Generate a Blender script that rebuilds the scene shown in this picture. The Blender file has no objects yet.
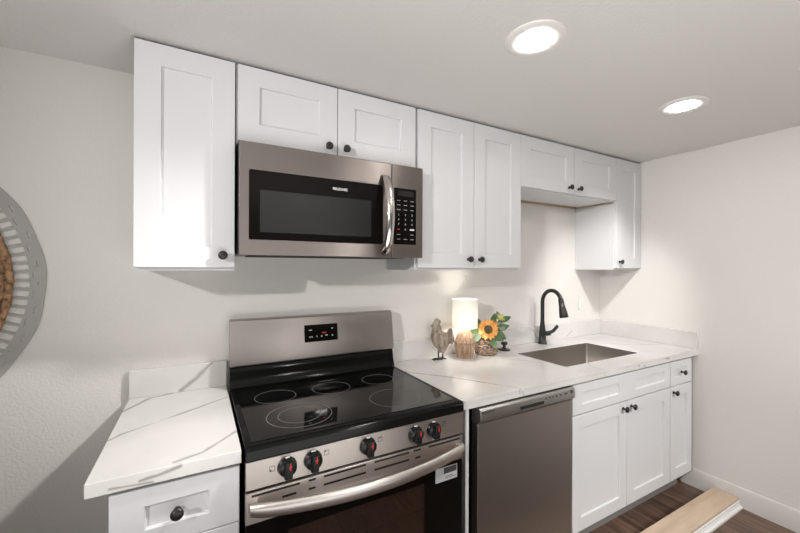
import bpy, bmesh, math, random
from mathutils import Vector, Matrix

C = bpy.context.scene.collection
scn = bpy.context.scene
R = math.radians
FL = 0.053            # measured heights minus this = height above the floor

# ------------------------------------------------------------------ camera
cam_d = bpy.data.cameras.new('camera')
cam = bpy.data.objects.new('camera', cam_d)
C.objects.link(cam)
cam_d.sensor_width = 36.0
cam_d.lens = 364.53 / 800 * 36.0
cam_d.clip_start = 0.02
right = Vector((0.87536866, -0.48344313, 0.0035273))
up = Vector((-0.00360832, 0.00076259, 0.99999320))
fwd = Vector((0.48344253, 0.87537544, 0.00107687))
cam.matrix_world = Matrix(((right.x, up.x, -fwd.x, 0.3885),
                           (right.y, up.y, -fwd.y, -1.7265),
                           (right.z, up.z, -fwd.z, 1.4195 - FL),
                           (0, 0, 0, 1)))
scn.camera = cam

# ------------------------------------------------------------------ world, added fill lights, exposure
w = bpy.data.worlds.new('world')
scn.world = w
w.use_nodes = True
w.node_tree.nodes['Background'].inputs[0].default_value = (0.75, 0.85, 1.0, 1)
w.node_tree.nodes['Background'].inputs[1].default_value = 0.25
scn.view_settings.view_transform = 'Standard'
scn.view_settings.look = 'None'
scn.view_settings.gamma = 1.0
scn.view_settings.use_curve_mapping = False
scn.view_settings.exposure = 0.20
LAMP = 42.0            # radiance of a near ceiling light's diffuser
SPOT_L, SPOT_A, SPOT_B = 190.0, 80.0, 150.0
SPOT_N, SPOT_F = 86.0, 44.0   # spots added at the two visible lights to strengthen their shadows
ROOM_LAMP = 6.0       # diffusers of the room lights
WIN_FILL = 4.0  # strength of the fill added behind the rear window

win_fill_d = bpy.data.lights.new('window_fill', 'AREA')      # fill light added outside the made-up rear window
win_fill_d.shape = 'RECTANGLE'
win_fill_d.size = 2.4
win_fill_d.size_y = 1.9
win_fill_d.energy = WIN_FILL
win_fill_d.color = (0.93, 0.96, 1.0)
win_fill = bpy.data.objects.new('window_fill', win_fill_d)
C.objects.link(win_fill)
win_fill.location = (0.2, -6.75, 1.1)
win_fill.rotation_euler = (R(90), 0, 0)

fl_d = bpy.data.lights.new('ceiling_fill', 'AREA')     # fill light added behind the camera, aimed up to brighten the ceiling
fl_d.shape = 'DISK'
fl_d.size = 2.4
fl_d.energy = 38.0
fl_d.color = (1.0, 0.985, 0.97)
fl = bpy.data.objects.new('ceiling_fill', fl_d)
C.objects.link(fl)
fl.location = (0.5, -2.3, 0.6)
fl.rotation_euler = (R(180), 0, 0)

# ------------------------------------------------------------------ materials
def new_mat(name):
    m = bpy.data.materials.new(name)
    m.use_nodes = True
    nt = m.node_tree
    return m, nt, nt.nodes['Principled BSDF']

def N(nt, typ, **kw):
    n = nt.nodes.new(typ)
    for k, v in kw.items():
        if k.startswith('i_'):
            n.inputs[k[2:].replace('_', ' ')].default_value = v
        else:
            setattr(n, k, v)
    return n

def noise_bump(nt, b, scale, strength, dist=0.002, detail=3):
    tc = N(nt, 'ShaderNodeTexCoord')
    no = N(nt, 'ShaderNodeTexNoise')
    no.inputs['Scale'].default_value = scale
    no.inputs['Detail'].default_value = detail
    nt.links.new(tc.outputs['Object'], no.inputs['Vector'])
    bp = N(nt, 'ShaderNodeBump')
    bp.inputs['Strength'].default_value = strength
    bp.inputs['Distance'].default_value = dist
    nt.links.new(no.outputs['Fac'], bp.inputs['Height'])
    nt.links.new(bp.outputs['Normal'], b.inputs['Normal'])
    return no

def plain(name, col, rough=0.5, metal=0.0, bump=None, spec=None, coat=0.0):
    m, nt, b = new_mat(name)
    b.inputs['Base Color'].default_value = (*col, 1)
    b.inputs['Roughness'].default_value = rough
    b.inputs['Metallic'].default_value = metal
    if spec is not None:
        b.inputs['Specular IOR Level'].default_value = spec
    if coat:
        b.inputs['Coat Weight'].default_value = coat
    if bump:
        noise_bump(nt, b, *bump)
    return m

def mottled(name, c1, c2, scale, rough=0.6, stretch=(1, 1, 1), bump=0.0, lo=0.35, hi=0.65, detail=4, spec=None):
    m, nt, b = new_mat(name)
    tc = N(nt, 'ShaderNodeTexCoord')
    mp = N(nt, 'ShaderNodeMapping')
    mp.inputs['Scale'].default_value = stretch
    no = N(nt, 'ShaderNodeTexNoise')
    no.inputs['Scale'].default_value = scale
    no.inputs['Detail'].default_value = detail
    cr = N(nt, 'ShaderNodeValToRGB')
    cr.color_ramp.elements[0].position = lo
    cr.color_ramp.elements[0].color = (*c1, 1)
    cr.color_ramp.elements[1].position = hi
    cr.color_ramp.elements[1].color = (*c2, 1)
    nt.links.new(tc.outputs['Object'], mp.inputs['Vector'])
    nt.links.new(mp.outputs['Vector'], no.inputs['Vector'])
    nt.links.new(no.outputs['Fac'], cr.inputs['Fac'])
    nt.links.new(cr.outputs['Color'], b.inputs['Base Color'])
    b.inputs['Roughness'].default_value = rough
    if spec is not None:
        b.inputs['Specular IOR Level'].default_value = spec
    if bump:
        bp = N(nt, 'ShaderNodeBump')
        bp.inputs['Strength'].default_value = bump
        bp.inputs['Distance'].default_value = 0.003
        nt.links.new(no.outputs['Fac'], bp.inputs['Height'])
        nt.links.new(bp.outputs['Normal'], b.inputs['Normal'])
    return m

def steel(name, col, rough, aniso=0.85, var=0.04):
    """brushed along x: reflections smear across the brushing"""
    m, nt, b = new_mat(name)
    b.inputs['Metallic'].default_value = 1.0
    b.inputs['Anisotropic'].default_value = aniso
    b.inputs['Anisotropic Rotation'].default_value = 0.25
    tg = N(nt, 'ShaderNodeTangent', direction_type='RADIAL', axis='Z')
    nt.links.new(tg.outputs[0], b.inputs['Tangent'])
    tc = N(nt, 'ShaderNodeTexCoord')
    mp = N(nt, 'ShaderNodeMapping')
    mp.inputs['Scale'].default_value = (3, 3, 60)
    no = N(nt, 'ShaderNodeTexNoise')
    no.inputs['Scale'].default_value = 1.0
    no.inputs['Detail'].default_value = 2
    nt.links.new(tc.outputs['Object'], mp.inputs['Vector'])
    nt.links.new(mp.outputs['Vector'], no.inputs['Vector'])
    mr = N(nt, 'ShaderNodeMapRange')
    mr.inputs['To Min'].default_value = rough - var
    mr.inputs['To Max'].default_value = rough + var
    nt.links.new(no.outputs['Fac'], mr.inputs['Value'])
    nt.links.new(mr.outputs['Result'], b.inputs['Roughness'])
    b.inputs['Base Color'].default_value = (*col, 1)
    return m

def marble(name, veins, org, amp=0.02):
    """white quartz; veins = list of (points, halfwidth, darkness) with points in room coordinates"""
    m, nt, b = new_mat(name)
    L = nt.links.new
    tc = N(nt, 'ShaderNodeTexCoord')
    no = N(nt, 'ShaderNodeTexNoise')
    no.inputs['Scale'].default_value = 7.0
    no.inputs['Detail'].default_value = 5
    L(tc.outputs['Object'], no.inputs['Vector'])
    sub = N(nt, 'ShaderNodeVectorMath', operation='SUBTRACT')
    L(no.outputs['Color'], sub.inputs[0])
    sub.inputs[1].default_value = (0.5, 0.5, 0.5)
    sc = N(nt, 'ShaderNodeVectorMath', operation='SCALE')
    L(sub.outputs[0], sc.inputs[0])
    sc.inputs['Scale'].default_value = amp
    ad = N(nt, 'ShaderNodeVectorMath', operation='ADD')
    L(tc.outputs['Object'], ad.inputs[0])
    L(sc.outputs[0], ad.inputs[1])
    wn = N(nt, 'ShaderNodeTexNoise')
    wn.inputs['Scale'].default_value = 14.0
    L(tc.outputs['Object'], wn.inputs['Vector'])
    wm = N(nt, 'ShaderNodeMapRange')
    wm.inputs['From Min'].default_value = 0.3
    wm.inputs['From Max'].default_value = 0.7
    wm.inputs['To Min'].default_value = 0.35
    wm.inputs['To Max'].default_value = 1.5
    L(wn.outputs['Fac'], wm.inputs['Value'])
    total = None
    for pts, hw, dark in veins:
        for (a, c) in zip(pts[:-1], pts[1:]):
            A = Vector(a) - Vector(org)
            D = Vector(c) - Vector(a)
            s1 = N(nt, 'ShaderNodeVectorMath', operation='SUBTRACT')
            L(ad.outputs[0], s1.inputs[0])
            s1.inputs[1].default_value = A
            dt = N(nt, 'ShaderNodeVectorMath', operation='DOT_PRODUCT')
            L(s1.outputs[0], dt.inputs[0])
            dt.inputs[1].default_value = D / D.length_squared
            cl = N(nt, 'ShaderNodeClamp')
            L(dt.outputs['Value'], cl.inputs['Value'])
            s2 = N(nt, 'ShaderNodeVectorMath', operation='SCALE')
            s2.inputs[0].default_value = D
            L(cl.outputs[0], s2.inputs['Scale'])
            s3 = N(nt, 'ShaderNodeVectorMath', operation='DISTANCE')
            L(s1.outputs[0], s3.inputs[0])
            L(s2.outputs[0], s3.inputs[1])
            hwn = N(nt, 'ShaderNodeMath', operation='MULTIPLY')
            L(wm.outputs['Result'], hwn.inputs[0])
            hwn.inputs[1].default_value = hw
            mr = N(nt, 'ShaderNodeMapRange', interpolation_type='SMOOTHSTEP')
            L(s3.outputs['Value'], mr.inputs['Value'])
            mr.inputs['From Min'].default_value = 0.0
            L(hwn.outputs[0], mr.inputs['From Max'])
            mr.inputs['To Min'].default_value = dark
            mr.inputs['To Max'].default_value = 0.0
            if total is None:
                total = mr.outputs['Result']
            else:
                mxn = N(nt, 'ShaderNodeMath', operation='MAXIMUM')
                L(total, mxn.inputs[0])
                L(mr.outputs['Result'], mxn.inputs[1])
                total = mxn.outputs[0]
    cloud = N(nt, 'ShaderNodeTexNoise')
    cloud.inputs['Scale'].default_value = 3.0
    cloud.inputs['Detail'].default_value = 3
    L(ad.outputs[0], cloud.inputs['Vector'])
    cr = N(nt, 'ShaderNodeValToRGB')
    cr.color_ramp.elements[0].position = 0.35
    cr.color_ramp.elements[0].color = (0.60, 0.586, 0.567, 1)
    cr.color_ramp.elements[1].position = 0.6
    cr.color_ramp.elements[1].color = (0.675, 0.66, 0.64, 1)
    L(cloud.outputs['Fac'], cr.inputs['Fac'])
    mx = N(nt, 'ShaderNodeMix', data_type='RGBA')
    L(total, mx.inputs[0])
    L(cr.outputs['Color'], mx.inputs[6])
    mx.inputs[7].default_value = (0.20, 0.185, 0.17, 1)
    L(mx.outputs[2], b.inputs['Base Color'])
    b.inputs['Roughness'].default_value = 0.22
    return m

def emissive(name, col, strength):
    m, nt, b = new_mat(name)
    b.inputs['Base Color'].default_value = (0.8, 0.8, 0.8, 1)
    b.inputs['Emission Color'].default_value = (*col, 1)
    b.inputs['Emission Strength'].default_value = strength
    return m

def wood_floor():
    m, nt, b = new_mat('dark wood plank floor')
    L = nt.links.new
    tc = N(nt, 'ShaderNodeTexCoord')
    mp = N(nt, 'ShaderNodeMapping')
    mp.inputs['Rotation'].default_value = (0, 0, R(90))
    L(tc.outputs['Object'], mp.inputs['Vector'])
    br = N(nt, 'ShaderNodeTexBrick')
    br.offset = 0.37
    br.inputs['Scale'].default_value = 1.0
    br.inputs['Brick Width'].default_value = 1.2
    br.inputs['Row Height'].default_value = 0.15
    br.inputs['Mortar Size'].default_value = 0.0012
    br.inputs['Color1'].default_value = (0.110, 0.070, 0.052, 1)
    br.inputs['Color2'].default_value = (0.052, 0.034, 0.027, 1)
    br.inputs['Mortar'].default_value = (0.02, 0.013, 0.01, 1)
    L(mp.outputs['Vector'], br.inputs['Vector'])
    mp2 = N(nt, 'ShaderNodeMapping')
    mp2.inputs['Scale'].default_value = (26, 1.6, 1)
    L(tc.outputs['Object'], mp2.inputs['Vector'])
    no = N(nt, 'ShaderNodeTexNoise')
    no.inputs['Scale'].default_value = 1.6
    no.inputs['Detail'].default_value = 5
    L(mp2.outputs['Vector'], no.inputs['Vector'])
    cr = N(nt, 'ShaderNodeValToRGB')
    cr.color_ramp.elements[0].position = 0.3
    cr.color_ramp.elements[0].color = (0.5, 0.5, 0.5, 1)
    cr.color_ramp.elements[1].position = 0.72
    cr.color_ramp.elements[1].color = (2.0, 1.85, 1.72, 1)
    L(no.outputs['Fac'], cr.inputs['Fac'])
    mx = N(nt, 'ShaderNodeMix', data_type='RGBA', blend_type='MULTIPLY')
    mx.inputs[0].default_value = 1
    L(br.outputs['Color'], mx.inputs[6])
    L(cr.outputs['Color'], mx.inputs[7])
    L(mx.outputs[2], b.inputs['Base Color'])
    b.inputs['Roughness'].default_value = 0.36
    return m

M = {}
M['wall'] = plain('warm white wall paint', (0.75, 0.728, 0.695), 0.85, bump=(105, 0.38, 0.004))
M['taupe'] = plain('taupe darkened as unlit room', (0.16, 0.135, 0.115), 0.85)  # darkened so the unseen rear reads as an unlit room
M['greige'] = plain('greige wall paint', (0.40, 0.37, 0.34), 0.85)  # unseen side wall toned down to bounce less light
M['ceil'] = plain('ceiling paint', (0.72, 0.70, 0.685), 0.9, bump=(110, 0.3, 0.004))
M['floor'] = wood_floor()
M['trim'] = plain('white trim paint', (0.66, 0.635, 0.61), 0.45)
M['board'] = plain('white primed board', (0.78, 0.765, 0.75), 0.45)
M['cab'] = plain('white cabinet lacquer', (0.66, 0.663, 0.672), 0.38)
M['cabin'] = plain('white cabinet underside', (0.78, 0.76, 0.73), 0.5)
M['rawwood'] = mottled('raw wood edge', (0.32, 0.22, 0.13), (0.42, 0.31, 0.20), 8, 0.7, (1, 10, 10))
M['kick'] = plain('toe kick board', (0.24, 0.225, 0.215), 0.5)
M['black'] = plain('matte black metal', (0.012, 0.012, 0.013), 0.35)
M['blackplastic'] = plain('black plastic', (0.008, 0.008, 0.008), 0.3, spec=.35)
M['glassblack'] = plain('black glass', (0.004, 0.004, 0.004), 0.045)
M['dimglass'] = plain('black door glass', (0.005, 0.004, 0.0035), 0.06, spec=0.14)
M['enamel'] = plain('black enamel', (0.006, 0.006, 0.006), 0.12, spec=0.14)
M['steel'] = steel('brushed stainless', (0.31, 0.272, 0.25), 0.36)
M['steellit'] = steel('brushed stainless lightened as lit', (0.60, 0.545, 0.505), 0.38)  # lighter copy of the stainless, reflected light put into its colour
M['steelhalflit'] = steel('brushed stainless half lightened as lit', (0.44, 0.395, 0.37), 0.36)  # half-light copy of the stainless, brightness set in the colour
M['steelpanel'] = steel('grey satin control panel', (0.50, 0.49, 0.48), 0.36, 0.4)
M['steelfine'] = steel('polished stainless', (0.62, 0.575, 0.54), 0.2, 0.0)
M['steelsatin'] = steel('satin stainless', (0.66, 0.615, 0.575), 0.36, 0.4)
M['sinksteel'] = steel('sink stainless', (0.55, 0.515, 0.48), 0.32, 0.3)
M['slot'] = plain('dark slot', (0.01, 0.009, 0.008), 0.7)
M['ring'] = plain('burner marking grey', (0.12, 0.115, 0.11), 0.3)
M['white'] = plain('white print', (0.75, 0.75, 0.75), 0.5)
M['stickerwhite'] = plain('sticker paper', (0.52, 0.54, 0.54), 0.5)
M['greyprint'] = plain('grey print', (0.35, 0.35, 0.35), 0.5)
M['darkprint'] = plain('dark print', (0.07, 0.07, 0.07), 0.5)
M['red'] = plain('red print', (0.45, 0.025, 0.02), 0.4)
M['redlit'] = emissive('red lit digits', (1.0, 0.03, 0.02), 0.25)
M['redlit'].node_tree.nodes['Principled BSDF'].inputs['Base Color'].default_value = (0.05, 0.002, 0.002, 1)
M['mesh'] = plain('oven screen mesh', (0.022, 0.022, 0.022), 0.12, spec=0.22)
M['plastic'] = plain('white plastic', (0.78, 0.76, 0.73), 0.35)
M['lamplit'] = emissive('ceiling light diffuser', (1.0, 0.97, 0.935), LAMP)
M['roomlit'] = emissive('room light diffuser', (1.0, 0.97, 0.93), ROOM_LAMP)
M['bulb'] = emissive('warm bulb', (1.0, 0.94, 0.86), 95.0)
M['plank'] = mottled('light wood board', (0.50, 0.37, 0.26), (0.61, 0.47, 0.35), 3, 0.5, (1, 7, 7), detail=6)
M['rattan'] = mottled('jute rattan', (0.26, 0.16, 0.10), (0.52, 0.37, 0.26), 110, 0.8, (1, 1, 0.12), 0.3, lo=.35, hi=.65)
M['wicker'] = mottled('wicker', (0.09, 0.055, 0.038), (0.42, 0.30, 0.22), 70, 0.8, (1, 1, 2), 0.3)
M['seagrass'] = mottled('woven seagrass', (0.11, 0.06, 0.03), (0.45, 0.27, 0.14), 60, 0.85, (1, 1, 1), 0.5)
M['artgrey'] = plain('flat grey rim', (0.40, 0.395, 0.375), 0.8)  # one even grey for the slotted ring
M['bird'] = mottled('weathered grey wood', (0.11, 0.08, 0.055), (0.42, 0.345, 0.275), 55, 0.75, (1, 1, 0.25), 0.5, lo=.3, hi=.7)
M['petal'] = mottled('orange petals', (0.70, 0.25, 0.035), (0.82, 0.48, 0.14), 40, 0.6)
M['petalgreen'] = mottled('yellow green bud', (0.42, 0.45, 0.10), (0.62, 0.58, 0.22), 60, 0.6)
M['seed'] = mottled('flower centre', (0.035, 0.025, 0.012), (0.13, 0.11, 0.03), 160, 0.8, bump=0.5)
M['leaf'] = mottled('green leaves', (0.035, 0.085, 0.03), (0.10, 0.17, 0.07), 30, 0.5)
M['leafgrey'] = mottled('grey green leaves', (0.13, 0.19, 0.12), (0.24, 0.30, 0.20), 30, 0.5)
M['stem'] = plain('plant stem', (0.10, 0.14, 0.05), 0.6)
M['ovenin'] = plain('oven enamel', (0.22, 0.125, 0.075), 0.35)
M['rack'] = plain('oven rack wire', (0.75, 0.62, 0.45), 0.25, 1.0)

def window_glass(name, alpha, col, rough):
    m, nt, b = new_mat(name)
    b.inputs['Base Color'].default_value = (*col, 1)
    b.inputs['Roughness'].default_value = rough
    b.inputs['Alpha'].default_value = alpha
    return m
M['ovenglass'] = window_glass('tinted oven glass', 0.6, (0.035, 0.018, 0.011), 0.04)
M['ovenglass'].node_tree.nodes['Principled BSDF'].inputs['Specular IOR Level'].default_value = 0.9
M['clear'] = window_glass('window glass', 0.12, (0.6, 0.65, 0.65), 0.03)

def shade_mat():
    m, nt, b = new_mat('white lamp shade')
    nt.nodes.remove(b)
    out = nt.nodes['Material Output']
    d = N(nt, 'ShaderNodeBsdfDiffuse')
    d.inputs[0].default_value = (0.86, 0.84, 0.79, 1)
    t = N(nt, 'ShaderNodeBsdfTranslucent')
    t.inputs[0].default_value = (0.86, 0.84, 0.79, 1)
    mx = N(nt, 'ShaderNodeMixShader')
    mx.inputs[0].default_value = 0.24
    nt.links.new(d.outputs[0], mx.inputs[1])
    nt.links.new(t.outputs[0], mx.inputs[2])
    nt.links.new(mx.outputs[0], out.inputs[0])
    return m
M['shade'] = shade_mat()

# ------------------------------------------------------------------ mesh builder
class B:
    def __init__(s):
        s.bm = bmesh.new()
    def poly(s, pts):
        return s.bm.faces.new([s.bm.verts.new(p) for p in pts])
    def box(s, x0, x1, y0, y1, z0, z1):
        v = [s.bm.verts.new((x, y, z)) for x in (x0, x1) for y in (y0, y1) for z in (z0, z1)]
        for f in ((0, 1, 3, 2), (4, 6, 7, 5), (0, 4, 5, 1), (2, 3, 7, 6), (0, 2, 6, 4), (1, 5, 7, 3)):
            s.bm.faces.new([v[i] for i in f])
        return s
    def prism_x(s, prof, x0, x1):
        """closed (y,z) outline swept along x"""
        a = [s.bm.verts.new((x0, y, z)) for y, z in prof]
        b = [s.bm.verts.new((x1, y, z)) for y, z in prof]
        n = len(prof)
        for i in range(n):
            j = (i + 1) % n
            s.bm.faces.new((a[i], a[j], b[j], b[i]))
        s.bm.faces.new(a)
        s.bm.faces.new(b[::-1])
        return s
    def rings(s, rings, close=True, cap=True):
        rv = [[s.bm.verts.new(p) for p in r] for r in rings]
        n = len(rv[0])
        for a, b in zip(rv[:-1], rv[1:]):
            for i in range(n if close else n - 1):
                j = (i + 1) % n
                s.bm.faces.new((a[i], a[j], b[j], b[i]))
        if cap:
            for r in (rv[0][::-1], rv[-1]):
                if len(r) > 2:
                    s.bm.faces.new(r)
        return s
    def lathe(s, prof, o=(0, 0, 0), axis='z', n=24, cap=True, mod=None):
        o = Vector(o)
        out = []
        for r, h in prof:
            ring = []
            for i in range(n):
                t = 2 * math.pi * i / n
                rr = max(r, 1e-5) * (mod(i, h) if mod else 1)
                a, b = rr * math.cos(t), rr * math.sin(t)
                if axis == 'z':
                    ring.append(o + Vector((a, b, h)))
                elif axis == '-y':
                    ring.append(o + Vector((a, -h, b)))
                else:
                    ring.append(o + Vector((h, a, b)))
            out.append(ring)
        return s.rings(out, True, cap)
    def tube(s, pts, rad, n=10, cap=True):
        pts = [Vector(p) for p in pts]
        if not isinstance(rad, (list, tuple)):
            rad = [rad] * len(pts)
        t = (pts[1] - pts[0]).normalized()
        ref = Vector((0, 0, 1)) if abs(t.z) < 0.9 else Vector((1, 0, 0))
        u = t.cross(ref).normalized()
        out = []
        for i, p in enumerate(pts):
            if i == 0:
                t = pts[1] - pts[0]
            elif i == len(pts) - 1:
                t = pts[-1] - pts[-2]
            else:
                t = (pts[i + 1] - p).normalized() + (p - pts[i - 1]).normalized()
            t.normalize()
            u = (u - t * u.dot(t)).normalized()
            v = t.cross(u)
            out.append([p + (u * math.cos(2 * math.pi * k / n) + v * math.sin(2 * math.pi * k / n)) * rad[i] for k in range(n)])
        return s.rings(out, True, cap)
    def ball(s, c, r, seg=16, rot=None):
        """r = radius or (rx,ry,rz)"""
        if not isinstance(r, (list, tuple)):
            r = (r, r, r)
        mtx = Matrix.Translation(c) @ (rot.to_4x4() if rot else Matrix()) @ Matrix.Diagonal((*r, 1))
        bmesh.ops.create_uvsphere(s.bm, u_segments=seg, v_segments=max(6, seg // 2), radius=1, matrix=mtx)
        return s

def smooth_sharp(me, ang):
    for p in me.polygons:
        p.use_smooth = True
    me.set_sharp_from_angle(angle=R(ang))

def finish(name, b, mat, org, bevel=0, smooth=35, seg=2):
    bmesh.ops.recalc_face_normals(b.bm, faces=b.bm.faces)
    bmesh.ops.translate(b.bm, verts=b.bm.verts, vec=-Vector(org))
    me = bpy.data.meshes.new(name)
    b.bm.to_mesh(me)
    b.bm.free()
    me.materials.append(mat)
    if smooth:
        smooth_sharp(me, smooth)
    o = bpy.data.objects.new(name, me)
    C.objects.link(o)
    if bevel:
        md = o.modifiers.new('bevel', 'BEVEL')
        md.width = bevel
        md.segments = seg
        md.limit_method = 'ANGLE'
        md.angle_limit = R(40)
    return o

ORG = {}
def thing(name, label, cat, loc, group=None, rotz=0.0):
    o = bpy.data.objects.new(name, None)
    C.objects.link(o)
    o.empty_display_size = 0.05
    o.location = (loc[0], loc[1], loc[2] - FL)
    o.rotation_euler = (0, 0, rotz)
    o['label'] = label
    o['category'] = cat
    if group:
        o['group'] = group
    ORG[o.name] = Vector(loc) if not rotz else Vector((0, 0, 0))     # turned things are modelled in local coordinates
    return o

def part(name, b, mat, parent, bevel=0, smooth=35, label=None, seg=2):
    o = finish(name, b, mat, ORG[parent.name], bevel, smooth, seg)
    o.parent = parent
    ORG[o.name] = ORG[parent.name]
    if label:
        o['label'] = label
    return o

def single(name, b, mat, label, cat, org, group=None, bevel=0, smooth=35):
    o = finish(name, b, mat, org, bevel, smooth)
    o.location = (org[0], org[1], org[2] - FL)
    o['label'] = label
    o['category'] = cat
    if group:
        o['group'] = group
    ORG[o.name] = Vector(org)
    return o

def struct(name, b, mat, org=(0, 0, FL), bevel=0, label=None, cat=None):
    o = finish(name, b, mat, org, bevel)
    o.location = (org[0], org[1], org[2] - FL)
    o['kind'] = 'structure'
    o['label'] = label
    o['category'] = cat
    ORG[o.name] = Vector(org)
    return o

def text_part(name, body, size, mat, parent, center, ax='front', depth=0.0004, stretch=1.0, spacing=1.0):
    """flat lettering facing -y, centred at a room point"""
    cu = bpy.data.curves.new(name, 'FONT')
    cu.body = body
    cu.size = size
    cu.align_x = 'CENTER'
    cu.align_y = 'CENTER'
    cu.extrude = depth
    cu.space_character = spacing
    t = bpy.data.objects.new(name, cu)
    C.objects.link(t)
    bpy.context.view_layer.update()
    me = bpy.data.meshes.new_from_object(t.evaluated_get(bpy.context.evaluated_depsgraph_get()))
    bpy.data.objects.remove(t)
    org = ORG[parent.name]
    me.transform(Matrix.Translation(Vector(center) - org) @ Matrix.Rotation(R(90), 4, 'X') @ Matrix.Diagonal((stretch, 1, 1, 1)))
    me.materials.clear()
    me.materials.append(mat)
    me.name = name
    o = bpy.data.objects.new(name, me)
    C.objects.link(o)
    o.parent = parent
    ORG[o.name] = org
    return o

def dash_part(name, wd, ht, mat, parent, c):
    """tiny print too small to read in the photo: a short bar"""
    return part(name, B().box(c[0] - wd / 2, c[0] + wd / 2, c[1] - .0004, c[1] + .0006, c[2] - ht / 2, c[2] + ht / 2), mat, parent, smooth=0)

# ------------------------------------------------------------------ room shell
XW, YR, XL, ZC = 3.112, -6.4, -3.4, 2.1586
struct('floor', B().box(XL - .1, XW + .1, YR - .1, .1, FL - .08, FL), M['floor'], label='dark brown wood plank floor', cat='floor')
struct('ceiling', B().box(XL - .1, XW + .1, YR - .1, .1, ZC, ZC + .1), M['ceil'], label='off-white textured ceiling', cat='ceiling')
struct('wall_back', B().box(XL - .1, XW + .1, 0, .1, FL, ZC), M['wall'], label='textured off-white wall behind the cabinets and range', cat='wall')
struct('wall_right', B().box(XW, XW + .1, YR, 0, FL, ZC), M['wall'], label='bare off-white wall at the right', cat='wall')
struct('wall_left', B().box(XL - .1, XL, YR, 0, FL, ZC), M['greige'], label='far greige side wall', cat='wall')
WX0, WX1, WZ0, WZ1 = -0.9, 1.3, 0.15, 2.0
wr = B()
wr.box(XL - .1, WX0, YR - .1, YR, FL, ZC).box(WX1, XW + .1, YR - .1, YR, FL, ZC)
wr.box(WX0, WX1, YR - .1, YR, WZ1, ZC).box(WX0, WX1, YR - .1, YR, FL, WZ0)
struct('wall_rear', wr, M['taupe'], label='unseen rear wall in taupe darkened as if unlit, with an added glazed opening', cat='wall')
wf = B()  # unseen window, added as a source of fill light
for xa, xb in ((WX0, WX0 + .05), (.175, .225), (WX1 - .05, WX1)):
    wf.box(xa, xb, YR - .08, YR - .02, WZ0, WZ1)
wf.box(WX0, WX1, YR - .08, YR - .02, WZ0, WZ0 + .05).box(WX0, WX1, YR - .08, YR - .02, WZ1 - .05, WZ1)
win = struct('added_window_1', wf, M['trim'], label='added white framed glazed window in the unseen rear wall', cat='window')
part('pane', B().box(WX0 + .05, WX1 - .05, YR - .055, YR - .049, WZ0 + .05, WZ1 - .05), M['clear'], win)
bprof = [(0, FL), (0, .162), (-.004, .166), (-.008, .164), (-.0135, .150), (-.0135, FL)]
bb = B()
bb.rings([[(XW + y, yy, z) for y, z in bprof] for yy in (YR, -.553)])
struct('baseboard_right', bb, M['trim'], label='white baseboard along the right wall', cat='baseboard')
struct('baseboard_back', B().prism_x(bprof, XL, .195), M['trim'], label='white baseboard along the wall left of the counter', cat='baseboard')

# ------------------------------------------------------------------ cabinet helpers
def shaker(b, x0, x1, z0, z1, yf, panels, th=.019, rec=.0085):
    """slab front with recessed flat panels; panels = list of (x0,x1,z0,z1)"""
    xs = sorted({x0, x1, *[p[0] for p in panels], *[p[1] for p in panels]})
    zs = sorted({z0, z1, *[p[2] for p in panels], *[p[3] for p in panels]})
    def inp(cx, cz):
        return any(p[0] < cx < p[1] and p[2] < cz < p[3] for p in panels)
    vc = {}
    def v(x, y, z):
        k = (round(x, 5), round(y, 5), round(z, 5))
        if k not in vc:
            vc[k] = b.bm.verts.new((x, y, z))
        return vc[k]
    for i in range(len(xs) - 1):
        for j in range(len(zs) - 1):
            a, c, d, e = xs[i], xs[i + 1], zs[j], zs[j + 1]
            if not inp((a + c) / 2, (d + e) / 2):
                b.bm.faces.new((v(a, yf, d), v(c, yf, d), v(c, yf, e), v(a, yf, e)))
    for (a, c, d, e) in panels:
        q = .0025
        yb = yf + rec
        pin = [(a + q, d + q), (c - q, d + q), (c - q, e - q), (a + q, e - q)]
        b.bm.faces.new([v(x, yb, z) for x, z in pin])
        po = [(a, d), (c, d), (c, e), (a, e)]
        for k in range(4):
            l = (k + 1) % 4
            b.bm.faces.new((v(po[k][0], yf, po[k][1]), v(po[l][0], yf, po[l][1]),
                            v(pin[l][0], yb, pin[l][1]), v(pin[k][0], yb, pin[k][1])))
    yk = yf + th
    # sides follow the grid so the mesh stays closed
    for i in range(len(xs) - 1):
        for z in (z0, z1):
            b.bm.faces.new((v(xs[i], yf, z), v(xs[i + 1], yf, z), v(xs[i + 1], yk, z), v(xs[i], yk, z)))
    for j in range(len(zs) - 1):
        for x in (x0, x1):
            b.bm.faces.new((v(x, yf, zs[j]), v(x, yf, zs[j + 1]), v(x, yk, zs[j + 1]), v(x, yk, zs[j])))
    for i in range(len(xs) - 1):
        for j in range(len(zs) - 1):
            a, c, d, e = xs[i], xs[i + 1], zs[j], zs[j + 1]
            b.bm.faces.new((v(a, yk, d), v(a, yk, e), v(c, yk, e), v(c, yk, d)))
    return b

def front(name, parent, x0, x1, z0, z1, yf, fx=.062, fz=.062, panels=None, knob=None):
    if panels is None:
        panels = [(x0 + fx, x1 - fx, z0 + fz, z1 - fz)]
    d = part(name, shaker(B(), x0, x1, z0, z1, yf, panels), M['cab'], parent, bevel=.0012, smooth=30, seg=1)
    if knob:
        make_knob(d, knob[0], yf, knob[1])
    return d

def make_knob(parent, x, y, z):
    prof = [(.0085, 0), (.0085, .002), (.0055, .004), (.005, .014), (.007, .0165), (.0135, .0185),
            (.0155, .0215), (.0148, .0255), (.0105, .0285), (.004, .0298)]
    return part('knob', B().lathe(prof, (x, y, z), '-y', 20), M['black'], parent, smooth=50, label='matte black round knob')

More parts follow.
